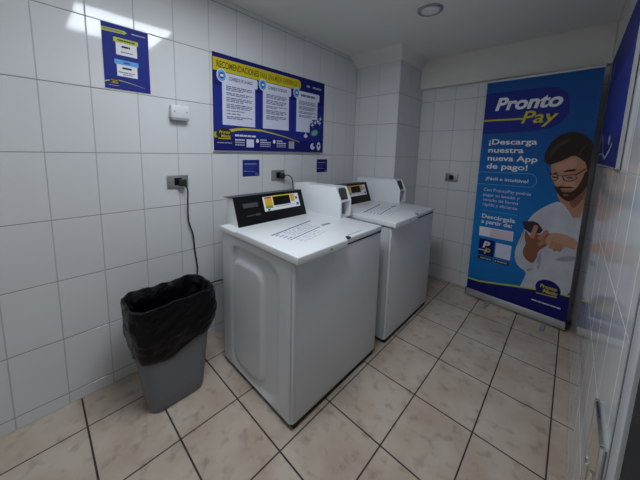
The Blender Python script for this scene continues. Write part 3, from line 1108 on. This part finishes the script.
P.poly([(0.524, 1.248), (0.55, 1.262), (0.562, 1.256), (0.545, 1.245)], 8, BEARD, 1)
for gl in ([(0.515, 1.238), (0.555, 1.246), (0.566, 1.212), (0.552, 1.192), (0.527, 1.195)], [(0.587, 1.234), (0.662, 1.254), (0.670, 1.220), (0.636, 1.196), (0.605, 1.198)]):
    P.poly(gl, 8, LENSP, 1)
    P.line(gl + [gl[0]], 0.006, 9, DKINK)
    cu = sum(p[0] for p in gl) / 5
    cv = sum(p[1] for p in gl) / 5
    P.ellipse(cu, cv + 0.004, 0.018, 0.006, 9, BEARD, 14)
P.line([(0.558, 1.236), (0.574, 1.240), (0.590, 1.232)], 0.006, 9, DKINK)
P.line([(0.662, 1.250), (0.690, 1.275), (0.712, 1.300)], 0.008, 9, DKINK)
P.line([(0.518, 1.24), (0.490, 1.285)], 0.006, 3, DKINK)
P.poly([(0.601, 0.554), (0.664, 0.605), (0.7315, 0.626), (0.7315, 0.591), (0.669, 0.56)], 3, SHIRTD, 1)
P.poly([(0.52, 0.50), (0.48, 0.42), (0.45, 0.40), (0.44, 0.42), (0.49, 0.46)], 3, SHIRTD, 1)
P.poly([(0.40, 0.80), (0.395, 0.70), (0.375, 0.60), (0.385, 0.72)], 3, SHIRTD, 1)
P.poly([(0.52, 0.62), (0.50, 0.52), (0.52, 0.42), (0.535, 0.52)], 3, SHIRTD, 1)
P.poly([(0.372, 0.826), (0.451, 0.843), (0.481, 0.833), (0.518, 0.784), (0.501, 0.750), (0.444, 0.735), (0.398, 0.762)], 5, DKINK)
P.poly([(0.4, 0.766), (0.404, 0.679), (0.421, 0.64), (0.401, 0.578), (0.416, 0.516), (0.48, 0.475), (0.503, 0.543), (0.505, 0.604), (0.552, 0.655), (0.578, 0.704), (0.576, 0.756), (0.539, 0.773), (0.502, 0.735), (0.468, 0.745), (0.445, 0.70)], 4, SKIND, 1)
for (a, b, wd) in (((0.452, 0.700), (0.470, 0.800), 0.030), ((0.500, 0.700), (0.540, 0.775), 0.027), ((0.520, 0.675), (0.575, 0.755), 0.027), ((0.500, 0.655), (0.570, 0.712), 0.026)):
    P.line([a, b], wd, 6, SKIN)
    P.ellipse(b[0], b[1], wd / 2, wd / 2, 6, SKIN, 14)
P.poly([(0.542, 0.673), (0.551, 0.739), (0.581, 0.778), (0.645, 0.783), (0.7315, 0.751), (0.7315, 0.67), (0.663, 0.686), (0.651, 0.653), (0.616, 0.634), (0.584, 0.648)], 7, SKINL, 1)
for (a, b, wd) in (((0.640, 0.700), (0.632, 0.645), 0.024), ((0.615, 0.700), (0.606, 0.640), 0.024), ((0.590, 0.710), (0.580, 0.655), 0.022)):
    P.line([a, b], wd, 8, SKIN)
    P.ellipse(b[0], b[1], wd / 2, wd / 2, 8, SKIN, 14)
P.poly([(0.397, 0.577), (0.388, 0.508), (0.413, 0.458), (0.477, 0.425), (0.528, 0.497), (0.508, 0.496), (0.48, 0.475), (0.416, 0.516)], 6, SHIRT, 1)
P.done('portrait', t)['label'] = 'printed picture of a bearded man in glasses and a pale shirt holding a phone'

bm = bmesh.new()
prism(bm, [(-0.016, 0.014), (0.050, 0.014), (0.054, 0.040), (0.038, 0.074), (0.006, 0.080), (-0.010, 0.074), (-0.016, 0.045)], 'x', -0.002, BW + 0.002, 0, 0.003)
link('banner_base', bm, SILVER, t, True)
for u0 in (-0.006, BW + 0.002):
    bm = bmesh.new()
    prism(bm, [(-0.018, 0.012), (0.052, 0.012), (0.056, 0.042), (0.040, 0.077), (0.006, 0.083), (-0.012, 0.077), (-0.018, 0.045)], 'x', u0, u0 + 0.004, 0)
    link('end_cap', bm, DARK, t)
for u0 in (0.18, 0.59):
    bm = bmesh.new()
    box(bm, u0, u0 + 0.030, -0.15, 0.16, 0.0, 0.012, 0, 0.003)
    link('foot', bm, PLASTG, t, True)
bm = bmesh.new()
prism(bm, [(-0.006, B1 - 0.006), (0.010, B1 - 0.006), (0.010, B1 + 0.012), (-0.004, B1 + 0.012)], 'x', -0.004, BW + 0.004, 0, 0.001)
link('top_rail', bm, SILVER, t)
bm = bmesh.new()
cyl(bm, (BW / 2, 0.022, 0.07), (0, 0, 1), 0.010, B1 - 0.07, 16)
link('support_pole', bm, SILVER, t, True)


# ------------------------------------------------------------------ wall fittings
t = thing('junction_box', 'white plastic junction box on the left wall above a grey outlet', 'junction box', (0.0, 0.578, 1.586))
bm = bmesh.new()
box(bm, 0.0, 0.042, -0.052, 0.052, -0.034, 0.041, 0, 0.004, 2)
link('box_cover', bm, PLASTW, t, True)
bm = bmesh.new()
box(bm, 0.0, 0.040, -0.050, 0.050, -0.047, -0.034, 0)
link('box_back', bm, PLASTG, t)
for y in (-0.036, 0.036):
    bm = bmesh.new()
    cyl(bm, (0.041, y, 0.003), (1, 0, 0), 0.005, 0.002, 12)
    link('screw', bm, PLASTG, t)


def outlet(label, loc, rz, w_=0.125, h_=0.080):
    t = thing('power_outlet', label, 'power outlet', loc, rz, 'grey wall outlets')
    bm = bmesh.new()
    box(bm, -w_ / 2, w_ / 2, -0.010, 0, -h_ / 2, h_ / 2, 0, 0.003)
    link('cover_plate', bm, STEEL, t, True)
    bm = bmesh.new()
    box(bm, -0.022, 0.022, -0.0125, -0.009, -0.024, 0.024, 0, 0.002)
    link('socket', bm, BLACKP, t)
    return t


outlet('grey outlet on the left wall above the bin, with a cord plugged in', (0.001, 0.558, 1.160), PI / 2)
outlet('grey outlet on the left wall above the nearer washer, with a cord plugged in', (0.001, 1.353, 1.163), PI / 2, 0.135, 0.085)
outlet('grey outlet on the back wall between pillar and banner, nothing plugged in', (0.899, YB - 0.001, 1.136), 0, 0.122, 0.088)

def cord(owner, origin, plug, pts):
    """a washer's own mains cord with its plug in a wall outlet"""
    off = Vector(origin) - owner.location
    bm = bmesh.new()
    tube(bm, [Vector(p) + off for p in pts], 0.0045, 10, 8)
    c = link('power_cord', bm, CORD, owner, True)
    c['label'] = 'black power cord'
    bm = bmesh.new()
    box(bm, 0.003 + off.x, 0.038 + off.x, -0.020 + off.y, 0.022 + off.y, -0.022 + off.z, 0.020 + off.z, 0, 0.006)
    link('plug', bm, CORD, c, True)


cord(washer, (0.012, 0.575, 1.155), None, [
    (0.030, 0.012, -0.012), (0.036, 0.025, -0.05), (0.022, 0.028, -0.14), (0.006, 0.036, -0.26), (0.004, 0.062, -0.36),
    (0.000, 0.070, -0.46), (0.0, 0.085, -0.60), (0.002, 0.075, -0.68), (0.006, 0.10, -0.735), (0.010, 0.16, -0.735),
    (0.030, 0.26, -0.735), (0.15, 0.32, -0.74), (0.280, 0.36, -0.75)])
cord(w2, (0.012, 1.375, 1.160), None, [
    (0.030, 0.012, -0.004), (0.050, 0.040, 0.004), (0.055, 0.075, -0.020), (0.050, 0.095, -0.07), (0.050, 0.10, -0.14),
    (0.05, 0.10, -0.24), (0.06, 0.14, -0.36), (0.15, 0.26, -0.42), (0.29, 0.34, -0.44)])

# metal plate low on the right wall next to the door frame
t = thing('metal_wall_plate', 'beige metal plate with chrome rim low on the glossy right wall', 'wall plate', (XR, 0.812, 0.57))
bm = bmesh.new()
box(bm, -0.010, 0.0, -0.080, 0.078, -0.26, 0.185, 0, 0.003)
link('plate', bm, PLATE, t, True)
bm = bmesh.new()
for y0, y1, z0, z1 in ((-0.086, -0.076, -0.266, 0.191), (0.074, 0.084, -0.266, 0.191), (-0.076, 0.074, 0.181, 0.191), (-0.076, 0.074, -0.266, -0.256)):
    box(bm, -0.016, 0.0, y0, y1, z0, z1, 0, 0.003)
link('rim', bm, CHROME, t, True)
bm = bmesh.new()
box(bm, -0.018, -0.008, 0.050, 0.076, -0.10, 0.02, 0, 0.004)  # added bright strip standing in for a reflection along the plate's far edge
link('glint_strip', bm, CHROME, t, True)
for z in (0.11, -0.03):
    bm = bmesh.new()
    cyl(bm, (-0.019, -0.081, z - 0.012), (0, 0, 1), 0.005, 0.024, 12)
    link('hinge', bm, CHROME, t, True)
